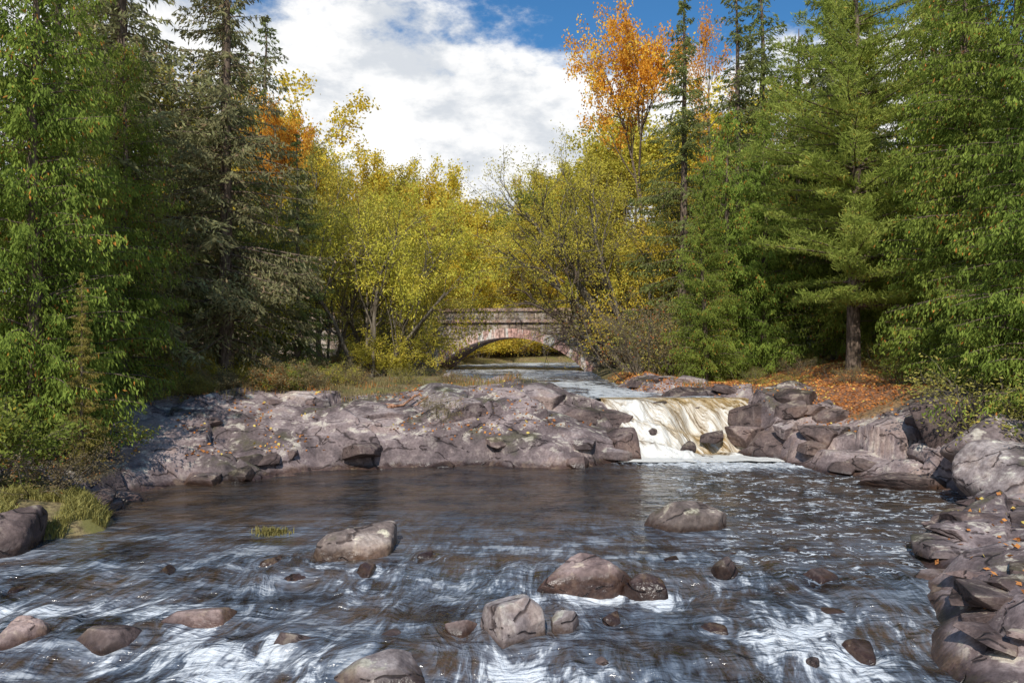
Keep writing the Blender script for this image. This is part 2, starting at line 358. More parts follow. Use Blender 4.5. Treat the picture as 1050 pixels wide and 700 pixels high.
rock('boulder',SLB[1],8.7,17.6,.10,.85,.55,.22,.1,'flat dark slab at the water edge','large bank boulders',M_ROCKD)
GW='rocks framing the waterfall'
rock('boulder',BLK[1],2.95,22.2,.28,.55,1.0,.58,.3,'dark wet rock edge beside the waterfall',GW,M_ROCKD)
rock('boulder',BLK[2],2.4,23.9,.78,.7,.8,.45,1.3,'dark wet rock edge beside the waterfall',GW,M_ROCKD)
rock('boulder',HMP[4],7.5,22.2,.26,.65,1.0,.66,.9,'dark wet rock edge beside the waterfall',GW,M_ROCKD)
rock('boulder',BLK[0],7.3,24.2,.80,.8,.7,.48,.4,'dark wet rock edge beside the waterfall',GW,M_ROCKD)
rock('boulder',BLK[6],6.85,23.3,.42,.5,.45,.40,.7,'dark rock step at the waterfall side',GW,M_ROCKD)
rock('boulder',SLB[3],6.95,22.2,.08,.5,.35,.28,.2,'low dark rock step at the waterfall side',GW,M_ROCKD)
rock('boulder',BLK[5],6.1,26.6,1.36,1.2,.5,.32,.1,'dark ledge rock behind the waterfall lip',GW,M_ROCKD)
rock('boulder',BLK[4],6.2,24.9,.86,.7,.3,.32,.1,'dark ledge rock at the waterfall lip',GW,M_ROCKD)
rock('boulder',BLD[1],4.6,24.7,1.17,.4,.3,.20,.4,'black wet rock splitting the waterfall',GW,M_ROCKD)
rock('boulder',BLD[7],5.0,22.5,.16,.24,.2,.22,.4,'black wet rock splitting the waterfall',GW,M_ROCKD)
rock('boulder',BLK[7],5.9,23.1,.42,.34,.2,.16,.4,'wet rock ledge breaking the waterfall',GW,M_ROCKD)
rock('boulder',BLD[3],4.1,23.0,.56,.26,.2,.18,.9,'wet rock ledge breaking the waterfall',GW,M_ROCKD)
# ---------------------------------------------------------------- water
def mat_water():
    m,nt=newmat('river_water')
    geo=nd(nt,'ShaderNodeNewGeometry');P=geo.outputs['Position']
    fo=nd(nt,'ShaderNodeAttribute',{'attribute_name':'foam'}).outputs['Fac']
    fk=nd(nt,'ShaderNodeAttribute',{'attribute_name':'fleck'}).outputs['Fac']
    shn=nd(nt,'ShaderNodeAttribute',{'attribute_name':'painted_sheen'}).outputs['Fac']
    fl=nd(nt,'ShaderNodeAttribute',{'attribute_name':'flow'}).outputs['Vector']
    n1=noise(nt,mapping(nt,fl,(4.0,1.3,1)),1.0,4,.6,.8);n2=noise(nt,mapping(nt,fl,(15,3.6,1)),1.0,4,.6,.5)
    st=math_(nt,'ADD',math_(nt,'MULTIPLY',n1,.60),math_(nt,'MULTIPLY',n2,.40))
    am=nd(nt,'ShaderNodeMath',{'operation':'MULTIPLY','use_clamp':True},i0=fo,i1=4.0).outputs[0]
    v=math_(nt,'ADD',fo,math_(nt,'MULTIPLY',math_(nt,'MULTIPLY',math_(nt,'SUBTRACT',st,.525),3.3),am))
    f1=math_(nt,'MULTIPLY',mr(nt,v,.12,1.1),.92)
    dn=nd(nt,'ShaderNodeTexNoise',None,Vector=P,Scale=4.0,Detail=4.0).outputs['Color']
    pv=nd(nt,'ShaderNodeVectorMath',{'operation':'MULTIPLY_ADD'},i0=dn,i1=(.9,.7,0),i2=P).outputs[0]
    vo=nd(nt,'ShaderNodeTexVoronoi',{'feature':'DISTANCE_TO_EDGE'},Vector=mapping(nt,pv,(2.6,4.6,1)),Scale=1.0).outputs['Distance']
    f2=math_(nt,'MULTIPLY',math_(nt,'MULTIPLY',mr(nt,vo,.13,.01),mr(nt,noise(nt,mapping(nt,P,(1.3,2.2,1)),1.5,3,.6),.42,.58)),fk)
    fac=math_(nt,'MAXIMUM',f1,math_(nt,'MULTIPLY',f2,.85))
    sh=math_(nt,'MULTIPLY',mr(nt,math_(nt,'ADD',math_(nt,'MULTIPLY',st,.6),math_(nt,'MULTIPLY',noise(nt,mapping(nt,P,(.6,2.0,1)),1.0,3,.6),.4)),.41,.60),math_(nt,'MULTIPLY',shn,.64))  # streaky sky reflection painted into the water colour
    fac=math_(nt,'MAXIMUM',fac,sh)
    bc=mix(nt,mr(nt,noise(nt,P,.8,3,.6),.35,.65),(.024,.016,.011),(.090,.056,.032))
    foam_sky_col=mix(nt,mr(nt,fac,.38,.8),(.25,.32,.42),(.78,.81,.84))  # low end is painted blue-grey sky reflection, high end white foam
    col=mix(nt,fac,bc,foam_sky_col)
    r=math_(nt,'MULTIPLY_ADD',fac,.30,.07)
    rp=math_(nt,'ADD',noise(nt,mapping(nt,P,(1.2,3.4,1)),1.0,3,.55,.5),math_(nt,'MULTIPLY',noise(nt,mapping(nt,P,(4,11,1)),1.0,3,.5,.3),.38))
    rp=math_(nt,'ADD',rp,math_(nt,'MULTIPLY',n1,math_(nt,'MULTIPLY_ADD',am,.7,.15)))
    b=nd(nt,'ShaderNodeBump',None,Strength=1.0,Distance=.16,Height=rp).outputs[0]
    bs=nd(nt,'ShaderNodeBsdfPrincipled',None,Base_Color=col,Roughness=r,IOR=1.5,Normal=b)
    nt.links.new(math_(nt,'MULTIPLY_ADD',fac,-.40,.55),bs.inputs['Specular IOR Level'])
    out(nt,bs.outputs[0]);return m
M_WATER=mat_water()
def flowpsi(X,Y):
    k=1+.10*np.clip(22-Y,0,20)
    psi=(X-2.2)/k*1.6+.26*fbm(X*.5,Y*.5,0,2,91)
    for (x,y,a,b,hh,*_) in BOULD:
        dx=X-x;dy=Y-y;r2=np.maximum(dx*dx+dy*dy,a*a)
        psi=psi-a*a*dx/r2*.65*1.6/(1+.10*max(22-y,0))
    return psi
xs=axis([(-60,-9,1.0),(-9,9.8,.05),(9.8,14,.5)]);ys=axis([(-30,6.5,1.0),(6.5,13,.04),(13,22.6,.08)])
X,Y,F=gridmesh(xs,ys)
psi=flowpsi(X,Y);lev,y1,y2=wlev(X,Y)
def G(x,y,a,b,rot=0):
    c,s=math.cos(rot),math.sin(rot);dx=X-x;dy=Y-y
    return np.exp(-(((dx*c+dy*s)/a)**2+((-dx*s+dy*c)/b)**2))
br_=.65+.5*fbm(X*.8,Y*1.2,0,3,35)
foam=1.2*G(5.0,21.4,2.4,.85)*(br_+.3)+.9*G(6.4,20.3,2.8,.9)*br_*1.5
foam+=.88*G(-5.6,9.8,2.0,.5)+.85*G(-2.9,8.5,1.0,.7)+.32*G(-.8,10.9,2.4,1.0)+.95*G(3.3,9.0,.85,1.5,.15)+.38*G(2.6,11.5,1.2,.6)+.22*G(-4,11.8,2.2,.5)+.50*G(.4,8.3,1.6,.4)
mod=ss(-.05,.55,fbm(X*.7+3,Y*.2,0,2,33))
foam+=.40*np.exp(-((Y-(y1-.4))/.34)**2)*mod+.42*np.exp(-((Y-(y2-.4))/.38)**2)*(.15+.85*mod)
for (x,y,a,b,hh,*_) in BOULD:
    if y<12.6:
        foam+=.34*np.exp(-((X-x)/(a*1.3))**2-((Y-(y-b*1.5))/(b*1.3))**2)
foam=np.clip(foam,0,1.1)
foam+=.08*ss(13.,11.5,Y)  # thin base value tints the rapids with the painted sky film
fleck=np.clip(ss(1.8,4,X)*ss(21,18.5,Y)*ss(9.5,12,Y)+.15*ss(14,12,Y),0,1)
painted_sheen=np.clip(ss(16,12,Y)*(.85+.6*fbm(X*.35,Y*.6,0,2,95))+.15,0,1)  # mask for the sky reflection painted over the near water
rap=ss(13,11,Y)
Z=lev+.014*fbm(X*1.5,Y*2.5,0,3,41)+rap*.06*fbm(psi*3.2,Y*1.4,0,3,43)+foam*.05*fbm(psi*6,Y*2.6,0,3,44)
for (x,y,a,b,hh,*_) in BOULD:
    if y<12.6: Z+=.05*np.exp(-((X-x)/(a*1.2))**2-((Y-(y+b*1.1))/(b*.7))**2)-.05*np.exp(-((X-x)/(a*1.2))**2-((Y-(y-b*1.4))/(b*.9))**2)
dlw=sdist(LP,X,Y);keep=(dlw[F].min(1)<1.3)
obj('river_water',mesh_np('river_water',np.stack([X,Y,Z],1),F[keep],[M_WATER],True,{'foam':foam,'fleck':fleck,'painted_sheen':painted_sheen,'flow':np.stack([psi,Y,0*Y],1)}),kind='structure',label='dark brown river pool and rapids',category='water')
xs=axis([(-9,9,.12),(9,36,1)]);ys=axis([(24.9,34,.12),(34,60,.4),(60,82,1)])
X,Y,F=gridmesh(xs,ys)
duw=sdist(UP,X,Y);keep=(duw[F].min(1)<.9)
fo=.42+.65*ss(-.3,.4,fbm(X*.6,Y*.30,0,3,61))  # high foam value paints a bright bluish sky sheen on the upper stream
obj('upper_river_water',mesh_np('upper_river_water',np.stack([X,Y,1.41+.03*fbm(X*1.5,Y*.9,0,3,62)-.38*ss(3.6,5.8,X)*ss(25.6,24.9,Y)],1),F[keep],[M_WATER],True,{'foam':fo,'fleck':fo*0,'painted_sheen':fo*0+1.5,'flow':np.stack([X*.5,Y*1.1,0*Y],1)}),kind='structure',label='blue grey stream flowing under the bridge',category='water')
def mat_fall():
    m,nt=newmat('falling_water')
    fo=nd(nt,'ShaderNodeAttribute',{'attribute_name':'foam'}).outputs['Fac']
    fl=nd(nt,'ShaderNodeAttribute',{'attribute_name':'flow'}).outputs['Vector']
    n1=noise(nt,mapping(nt,fl,(2.2,1.5,1)),1.0,6,.7,.8);n2=noise(nt,mapping(nt,fl,(10,3.4,1)),1.0,4,.65,.6);n3=noise(nt,mapping(nt,fl,(24,13,1)),1.0,3,.6,.3)
    st=math_(nt,'ADD',math_(nt,'MULTIPLY',n1,.50),math_(nt,'ADD',math_(nt,'MULTIPLY',n2,.30),math_(nt,'MULTIPLY',n3,.20)))
    v=math_(nt,'ADD',fo,math_(nt,'MULTIPLY',math_(nt,'SUBTRACT',st,.50),5.4))
    f=mr(nt,v,-.15,.85)
    bc=mix(nt,mr(nt,st,.38,.53),(.07,.04,.02),(.46,.31,.13))
    col=mix(nt,f,bc,(.82,.80,.75))
    b=nd(nt,'ShaderNodeBump',None,Strength=.8,Distance=.12,Height=st).outputs[0]
    out(nt,nd(nt,'ShaderNodeBsdfPrincipled',None,Base_Color=col,Roughness=math_(nt,'MULTIPLY_ADD',f,.4,.25),IOR=1.33,Normal=b).outputs[0]);return m
M_FALL=mat_fall()
X,Y,F=gridmesh(np.linspace(2.75,7.5,220),np.linspace(21.0,25.4,220))
Z=fallz(X,Y)+.02
slope=(fallz(X,Y+.05)-fallz(X,Y-.05))/.1
Z+=.10*fbm(X*3.2+.5*Y,Y*2.6,0,5,81)*ss(.05,.5,slope)+.04*fbm(X*9,Y*6,0,3,82)*ss(21.2,21.8,Y)*ss(.05,.4,slope)
fo=.25+.24*ss(.25,1.4,slope)-.40*np.exp(-((X-5.7)/.8)**2-((Y-23.3)/.8)**2)+.14*np.exp(-((X-3.9)/.8)**2)-.30*ss(24.2,25.0,Y)+.7*ss(22.6,21.8,Y)
obj('waterfall',mesh_np('waterfall',np.stack([X,Y,Z],1),F,[M_FALL],True,{'foam':fo,'flow':np.stack([X+.95*(Y-22),Y-.7*Z,0*Y],1)}),kind='structure',label='short white and amber waterfall over dark rock',category='waterfall')
# ---------------------------------------------------------------- plants
def nrm(a): return a/np.maximum(np.linalg.norm(a,axis=-1,keepdims=True),1e-9)
def quads(C,A,l,w,rs):
    C=C.reshape(-1,3);A=nrm(A.reshape(-1,3));n=len(C)
    B=nrm(np.cross(A,rs.normal(0,1,(n,3))))
    l=(np.zeros(n)+l)*rs.uniform(.7,1.3,n);w=(np.zeros(n)+w)*rs.uniform(.7,1.3,n)
    V=np.stack([C-A*l[:,None]/2,C+B*w[:,None]/2,C+A*l[:,None]/2,C-B*w[:,None]/2],1).reshape(-1,3)
    return V,np.arange(n*4).reshape(-1,4)
def tubes(T,sides=5):
    Vs=[];Fs=[];o=0
    for pts,rad in T:
        pts=np.asarray(pts);n=len(pts);t=nrm(np.gradient(pts,axis=0))
        ref=np.array([1,0,0.]) if abs(t[0][2])>.7 else np.array([0,0,1.])
        b1=nrm(np.cross(t,ref));b2=np.cross(t,b1)
        s=sides if rad[0]<.08 else 9
        a=np.arange(s)/s*6.28318
        R=pts[:,None,:]+np.asarray(rad)[:,None,None]*(np.cos(a)[None,:,None]*b1[:,None]+np.sin(a)[None,:,None]*b2[:,None])
        Vs.append(R.reshape(-1,3))
        i=np.arange(n*s).reshape(n,s)+o;j=np.roll(i,-1,1)
        Fs.append(np.stack([i[:-1],j[:-1],j[1:],i[1:]],-1).reshape(-1,4));o+=n*s
    return np.concatenate(Vs),np.concatenate(Fs)
def conifer(name,seed,H,R,sp,nb,slope,droop,upt,tstep,tlen,K,bl,bw,hang,basef,power,bark,leaf,irr=.3,star=0):
    rs=np.random.default_rng(seed);T=[];C=[];A=[]
    n=14;zz=np.linspace(-.4,H,n);sx=np.cumsum(rs.normal(0,.03,n));sy=np.cumsum(rs.normal(0,.03,n))
    r0=.012*H+.05
    T.append((np.stack([sx,sy,zz],1),r0*(1-zz.clip(0)/H)**.9+.012+ .05*(zz<0)))
    z=basef*H
    while z<H-.1:
        f=(z-basef*H)/(H*(1-basef))
        for k in range(max(3,int(nb*(1-.35*f)))):
            az=rs.uniform(0,6.283);L=R*((1-f)**power*(.9+.1*min(1,f*6)))*rs.uniform(1-irr,1+irr*.45)+.12
            if rs.random()<.06: continue
            z0=z+rs.uniform(-.6,.6)*sp*(.35 if star else 1)
            cx=np.interp(z0,zz,sx);cy=np.interp(z0,zz,sy)
            dh=np.array([math.cos(az),math.sin(az),0]);sd=np.array([-dh[1],dh[0],0])
            nt_=max(3,int(L/tstep));t=np.linspace(.1,1,nt_)
            sl=slope+.25*f+rs.normal(0,.09 if not star else .04)
            bend=rs.normal(0,.12)
            def pos(t):
                t=np.asarray(t)[:,None]
                return np.array([cx,cy,z0])+dh*(L*t)+sd*(L*bend*t*t)+np.array([0,0,1.])*(L*(sl*t-droop*t**2+upt*t**3))
            tb=np.linspace(0,1,5);T.append((pos(tb),(.006+.011*L)*(1-.85*tb)))
            Pp=pos(t);tg=nrm(np.gradient(Pp,axis=0) if nt_>1 else dh[None])
            tl=np.minimum(tlen,.5*L*(1.15-t))*1.0
            sg=np.array([-1,1.])
            D=nrm(tg[:,None,:]*.65+sd[None,None,:]*sg[None,:,None]*.8+np.array([0,0,-hang])[None,None,:]+rs.normal(0,.26 if not star else .16,(nt_,2,3)))
            fr=(np.arange(K)+.5)/K
            cc=Pp[:,None,None,:]+D[:,:,None,:]*(tl[:,None,None,None]*rs.uniform(.7,1.2,(nt_,2,1,1))*fr[None,None,:,None])
            cc=cc+np.array([0,0,-hang*.5])*(tl[:,None,None,None]*fr[None,None,:,None]**2)
            cc=cc+rs.normal(0,.03 if not star else .04,cc.shape)
            aa=D[:,:,None,:]+rs.normal(0,.40 if not star else .9,cc.shape)+np.array([0,0,-hang*.7+ (.5 if star else 0)])
            C.append(cc.reshape(-1,3));A.append(aa.reshape(-1,3))
        z+=sp*rs.uniform(.75,1.25)
    C=np.concatenate(C);A=np.concatenate(A)
    V,Fq=quads(C,A,bl,bw,rs);tv,tf=tubes(T,4)
    return dict(trunk=mesh_np(name+'_trunk',tv,tf,[bark],True),crown=mesh_np(name+'_crown',V,Fq,[leaf]),H=H)
def perp(d,rs):
    v=np.cross(d,rs.normal(0,1,3));return v/np.linalg.norm(v)
def decid(name,seed,stems,nch,lens,spread,grav,nleaf,sc,ll,lw,bark,leaf,droop=0,r0=.12,tmin=.3):
    rs=np.random.default_rng(seed);T=[];tips=[];ml=len(lens)-1
    def g(p,d,L,r,lv):
        n=6 if lv<2 else 4;pts=[np.array(p,float)];ds=[d]
        for i in range(n):
            d=d+rs.normal(0,.13,3)+np.array([0,0,grav[lv]]);d=d/np.linalg.norm(d)
            pts.append(pts[-1]+d*L/n);ds.append(d)
        rad=r*np.linspace(1,.4 if lv<ml else .2,n+1);T.append((pts,rad))
        if lv>=ml-1: tips.append((np.array(pts),lv))
        if lv==ml: return
        for k in range(nch[lv]):
            t=rs.uniform(tmin if lv==0 else .2,1);i=min(n-1,int(t*n));q=pts[i]+(pts[i+1]-pts[i])*(t*n-i)
            s=spread[lv]*rs.uniform(.7,1.3);dd=ds[i]*math.cos(s)+perp(ds[i],rs)*math.sin(s)
            g(q,dd,lens[lv+1]*rs.uniform(.6,1.3)*(1.15-.45*t if lv==0 else 1),max(.004,rad[i]*.55),lv+1)
    for (p,d,L) in stems:
        d=np.array(d,float);g(np.array(p,float),d/np.linalg.norm(d),L,r0*rs.uniform(.7,1.1),0)
    C=[];A=[]
    for pts,lv in tips:
        m=nleaf if lv==ml else nleaf//3
        m=int(m*rs.uniform(.3,1.6))
        if m<1: continue
        t=rs.uniform(.1,1.0,m)*(len(pts)-1);i=np.minimum(t.astype(int),len(pts)-2)
        c=pts[i]+(pts[i+1]-pts[i])*(t-i)[:,None]+rs.normal(0,sc,(m,3));C.append(c)
        A.append(rs.normal(0,.7,(m,3))+np.array([0,0,-droop])+(pts[-1]-pts[0])*.5)
    V,Fq=quads(np.concatenate(C),np.concatenate(A),ll,lw,rs);tv,tf=tubes(T,4)
    return dict(trunk=mesh_np(name+'_trunk',tv,tf,[bark],True),crown=mesh_np(name+'_crown',V,Fq,[leaf]),H=V[:,2].max())
SPR=[conifer('spruce',1,16,3.3,.40,8,-.05,.40,.24,.17,.60,6,.19,.05,.40,.09,.75,BK,L_SPR,.4),
     conifer('spruce',2,16,2.8,.40,8,.05,.40,.20,.17,.55,6,.18,.05,.4,.10,.8,BK,L_SPR2,.4)]
CED=[conifer('cedar',3,12,1.9,.22,8,.35,.32,.0,.14,.45,9,.12,.034,1.0,.04,.6,BK,L_CED,.5),
     conifer('cedar',4,12,2.2,.24,8,.3,.42,.05,.14,.48,9,.12,.034,1.05,.06,.55,BK,L_CED,.55)]
PIN=[conifer('pine',5,15,4.8,.78,12,.12,.20,.12,.15,.60,15,.20,.03,-.12,.15,.5,BK,L_PINE,.4,1)]
ww=[((0,0,-.3),(-.1,.05,1),4.6),((.2,.1,-.3),(.45,.1,1),4.4),((-.2,0,-.3),(-.55,.0,1),4.4),((0,.2,-.3),(.05,.45,1),4.4),((0,-.2,-.3),(.1,-.4,1),4.0),((.1,-.1,-.3),(.8,-.1,1),3.6),((-.2,-.1,-.3),(-.85,.1,.9),3.6)]
WIL=[decid('willow',11,ww,[6,4,4],[4,2.3,1.2,.7],[.6,.6,.6],[.02,.03,-.01,-.05],32,.10,.11,.036,BKG,L_WIL,.5,.09),
     decid('willow',12,[((0,0,-.3),(-.55,0,1),7.0),((-.5,.1,1.6),(-1.1,.1,.75),6.0),((-.3,.0,1.2),(-1.0,-.3,.62),5.4),((0,.1,-.3),(-.25,.1,1),7.5),((.2,0,-.3),(.1,.1,1),7.0),((0,-.1,-.3),(-.75,-.2,1),6.5),((.2,.2,-.3),(.4,.2,1),6.5)],[8,4,4],[4,2.6,1.4,.75],[.6,.6,.6],[-.0,.04,-.01,-.04],19,.12,.11,.036,BKG,L_WIL,.5,.14,.5),
     decid('willow',13,[((0,0,.6),(-1.0,-.1,1.0),5.5),((0,0,.4),(-1.2,-.3,.75),6.2),((.1,0,.4),(-.7,-.2,1.1),6.0)],[7,5,4],[4,2.4,1.3,.7],[.7,.6,.6],[-.06,-.05,-.06,-.08],6,.1,.10,.036,BK,L_OLV,.5,.13,.35)]
DEC=[decid('broadleaf',21,[((0,0,-.3),(0,0,1),10)],[22,5,4],[10,3.4,1.5,.75],[.75,.6,.6],[.02,.05,.03,0],42,.17,.15,.10,BKG,L_YEL,.2,.13,.12),
     decid('broadleaf',22,[((0,0,-.3),(.05,0,1),9.5),((0,0,.8),(-.3,.1,1),6)],[14,5,4],[10,3.2,1.5,.75],[.75,.6,.6],[.03,.05,.03,0],40,.17,.15,.10,BKG,L_YEL,.2,.12,.15),
     decid('broadleaf',23,[((0,0,-.3),(.03,.03,1),11)],[17,4,4],[10,2.6,1.2,.6],[.6,.6,.6],[.02,.06,.04,0],24,.14,.10,.07,BKG,L_YEL,.2,.10,.35),
     decid('broadleaf',24,[((0,0,-.3),(.0,.0,1),11),((0,0,3.8),(-.2,-.1,1),6)],[14,4,4],[10,2.8,1.3,.6],[.65,.6,.6],[.01,.05,.03,0],30,.14,.11,.08,BK,L_ORG,.2,.11,.62)]
def bushstems(rs,n,L):
    return [((rs.normal(0,.15),rs.normal(0,.15),-.15),(rs.normal(0,.5),rs.normal(0,.5),1),L*rs.uniform(.7,1.2)) for i in range(n)]
r_=np.random.default_rng(9)
BSH=[decid('shrub',31,bushstems(r_,12,1.3),[5,4],[1,.6,.35],[.6,.6],[.0,.02,0],30,.06,.06,.034,BKG,L_GRN,.2,.02,.15),
     decid('shrub',32,bushstems(r_,14,1.5),[5,4],[1,.7,.4],[.6,.6],[.0,.03,0],12,.06,.055,.03,BKG,L_BRN,.2,.02,.15),
     decid('shrub',33,bushstems(r_,10,1.1),[5,4],[1,.6,.4],[.7,.6],[.0,.0,-.05],34,.08,.06,.036,BKG,L_GRN,.2,.02,.1)]
def plant(name,t,x,y,H,rot,label,cat,group=None,leaf=None,wide=1.0,lean=(0,0),dz=-.1):
    e=bpy.data.objects.new(name,None);COL.objects.link(e);e.empty_display_size=.3
    s=H/t['H'];e.location=(x,y,ground(x,y)+dz);e.scale=(s*wide,s*wide,s);e.rotation_euler=(lean[0],lean[1],rot)
    e['label']=label;e['category']=cat
    if group:e['group']=group
    a=obj('trunk' if cat!='shrub' else 'stems',t['trunk'],e);b=obj('crown' if cat!='shrub' else 'leaves',t['crown'],e)
    if leaf:
        b.material_slots[0].link='OBJECT';b.material_slots[0].material=leaf
    return e
LC='tall green cedar on the bank with rusty tips';GC='cedars along the bank'
for x,y,H,r,k in [(-9.9,16.6,12,0,0),(-12,15.5,13,1,1),(-10.9,19.2,13.5,2,0),(-10.9,22.3,10,3,1),(-13.2,19.5,14,4,1)]:
    plant('cedar_tree',CED[k],x,y,H,r,LC,'tree',GC,wide=1.0)
LS='tall dark spruce with drooping tiered branches';GS='spruces above the bank'
for x,y,H,r,k,w in [(-9.5,26.4,17,0,0,.95),(-12.3,25,18,1,0,1.1),(-8.2,30.5,9.5,2,1,.9),(-11.2,31,16,3,1,1.0),(-14.5,29,19,1.5,0,1.1)]:
    plant('spruce_tree',SPR[k],x,y,H,r,LS,'tree',GS,wide=w)
plant('spruce_sapling',SPR[1],-8.75,16.2,4.2,1,'thin young conifer sapling beside the river','tree',leaf=L_OLV,wide=.7)
plant('broadleaf_tree',DEC[3],-10.6,37,13.5,.5,'slender birch with sparse rusty orange leaves','tree',leaf=L_ORG,wide=.6)
plant('broadleaf_tree',DEC[2],-9.2,38,12.5,2.5,'slender birch with sparse olive leaves','tree',leaf=L_OLV,wide=.8)
plant('willow_tree',WIL[0],-5.9,33,9.3,.3,'multi-stemmed willow with yellow green leaves','tree','willows by the stream',wide=.9)
plant('willow_tree',WIL[0],-6.5,38.5,11,2.3,'multi-stemmed willow with yellow green leaves','tree','willows by the stream',wide=.8)
plant('willow_tree',WIL[0],-8.4,36,8.5,4.0,'multi-stemmed willow with olive leaves','tree','willows by the stream',leaf=L_OLV)
plant('willow_tree',WIL[0],-7.4,46,9.5,1.0,'bright yellow green willow near the bridge','tree','willows by the stream')
plant('willow_tree',WIL[1],6.0,39,12.5,0,'large willow arching over the stream before the bridge','tree','willows by the stream',wide=.95)
plant('willow_tree',WIL[2],5.2,40,6.6,0.1,'bare willow limbs drooping over the bridge','tree','willows by the stream',wide=1.2)
plant('willow_tree',WIL[1],7.4,44,13,.3,'large yellow green willow leaning towards the bridge','tree','willows by the stream')
plant('willow_tree',WIL[0],8.8,41,9.5,.9,'multi-stemmed willow with yellow green leaves','tree','willows by the stream',leaf=L_YEL)
plant('shrub',BSH[1],5.3,32.5,3.8,0,'twiggy grey brown shrub beside the stream','shrub',wide=.85)
plant('shrub',BSH[1],6.4,33,3.4,1,'twiggy grey brown shrub beside the stream','shrub',wide=1.0,leaf=L_OLV)
plant('shrub',BSH[0],-5.0,33,2.4,1,'yellow green shrub beside the stream','shrub',leaf=L_WIL)
plant('shrub',BSH[0],-6.6,47,4.4,1,'yellow green shrub covering the bridge end','shrub',leaf=L_WIL)
plant('shrub',BSH[1],6.5,46.5,4.6,1,'olive shrub covering the bridge end','shrub',leaf=L_OLV)
plant('broadleaf_tree',DEC[3],7.2,43,20.5,0,'tall maple with golden orange autumn crown','tree',leaf=L_ORG,wide=.7)
plant('broadleaf_tree',DEC[2],12.0,48,23,2,'tall aspen with orange yellow autumn crown','tree',leaf=L_ORG,wide=.5)
for x,y,H,r,k,w in [(8.0,37,18,0,1,.95),(10.8,38,19,2,1,1.0),(13.2,33,18,1,1,1),(16.5,31,18,2,0,1),(12.6,40,20,.5,1,1.1),(15.4,37,19,.9,1,1.1)]:
    plant('spruce_tree',SPR[k],x,y,H,r,LS,'tree',GS,wide=w)
for x,y,H,r,k in [(7.4,30.5,8.5,0,0),(8.6,32,11,1,1),(9.9,31.5,10.5,3,0),(11.8,33,14,2,1),(12.4,21.8,12.5,2,0),(12.6,19.8,13,4,1),(11.6,18.6,8,5,0),(13.6,24,13,1,0),(11.6,17.2,11,0,1),(14,19,14,3,0),(14.4,28.0,13,2,1),(13.0,30.5,12,3.3,1)]:
    plant('cedar_tree',CED[k],x,y,H,r,LC,'tree',GC,wide=1.1)
plant('pine_tree',PIN[0],11.4,26.6,15,.6,'tall white pine with layered light green branches','tree',wide=.98)
rs=np.random.default_rng(77)
GF='forest trees behind the banks'
def fill(x,y,H):
    k=rs.integers(0,10)
    if k<4: plant('spruce_tree',SPR[k%2],x,y,H,rs.uniform(0,6),'tall dark forest spruce','tree',GF,wide=1.1)
    elif k<6: plant('cedar_tree',CED[k%2],x,y,H*.9,rs.uniform(0,6),'tall green forest cedar','tree',GF,wide=1.4)
    elif k<9: plant('broadleaf_tree',DEC[k%2],x,y,H*.85,rs.uniform(0,6),'forest birch with green autumn crown','tree',GF,leaf=[L_GRN,L_OLV,L_WIL][rs.integers(3)],wide=.9)
    else: plant('broadleaf_tree',DEC[k%2],x,y,H*.8,rs.uniform(0,6),'forest maple with yellow crown','tree',GF,leaf=L_YEL,wide=.85)
for y in (29,38,50):
    for x in np.arange(-.52*y-1,-.34*y,3.8):
        if x>-13: continue
        fill(x+rs.uniform(-1,1),y+rs.uniform(-2,2),rs.uniform(14,19))
    for x in np.arange(.36*y,.52*y+2,3.8):
        if x<15: continue
        fill(x+rs.uniform(-1,1),y+rs.uniform(-2,2),rs.uniform(14,19))
GB='autumn trees beyond the bridge'
for y,sp_ in ((60,4.4),(69,3.6),(76,4.0),(86,4.6),(100,6)):
    for x in np.arange(-.36*y,.36*y,sp_):
        xx=x+rs.uniform(-1.2,1.2);yy=y+rs.uniform(-1.5,1.5)
        if sdist(UP,np.array([xx]),np.array([yy]))[0]<1.0: continue
        px=xx/yy
        top=.20+ .14*ss(.03,.25,abs(px+.05))+rs.uniform(-.06,.03)
        H=3.2+top*yy-ground(xx,yy)
        H=float(np.clip(H,5,24))*(.62 if y<62 else .8 if y<71 else 1)
        q=rs.random();lf=L_YEL if q<.62 else L_WIL if q<.86 else L_OLV if q<.92 else L_GRN
        if q>.93 and abs(px)>.12: plant('spruce_tree',SPR[1],xx,yy,H,rs.uniform(0,6),'distant dark spruce among autumn trees','tree',GB)
        else: plant('broadleaf_tree',DEC[rs.integers(2)],xx,yy,H,rs.uniform(0,6),'bright yellow autumn tree beyond the bridge' if lf is L_YEL else 'yellow green tree beyond the bridge' if lf is L_WIL else 'green tree beyond the bridge','tree',GB,leaf=lf,wide=1.0 if H>12 else 1.25)
for x,y,H in [(-3,68.5,3.5),(-.5,70,4.0),(2,71,3.6),(4.5,72.5,4.2),(7,73.5,3.8),(-5.2,66,4.0),(9.5,74,5),(1,74.5,6),(-2.5,73,6),(-4.6,62,3.2),(5,75,6)]:
    plant('shrub',BSH[0],x,y,H,x,'bright yellow green bushes on the far bank','shrub','bushes beyond the bridge',leaf=L_YEL,wide=1.4)
rs=np.random.default_rng(14);c=0
GU='undergrowth shrubs along the banks'
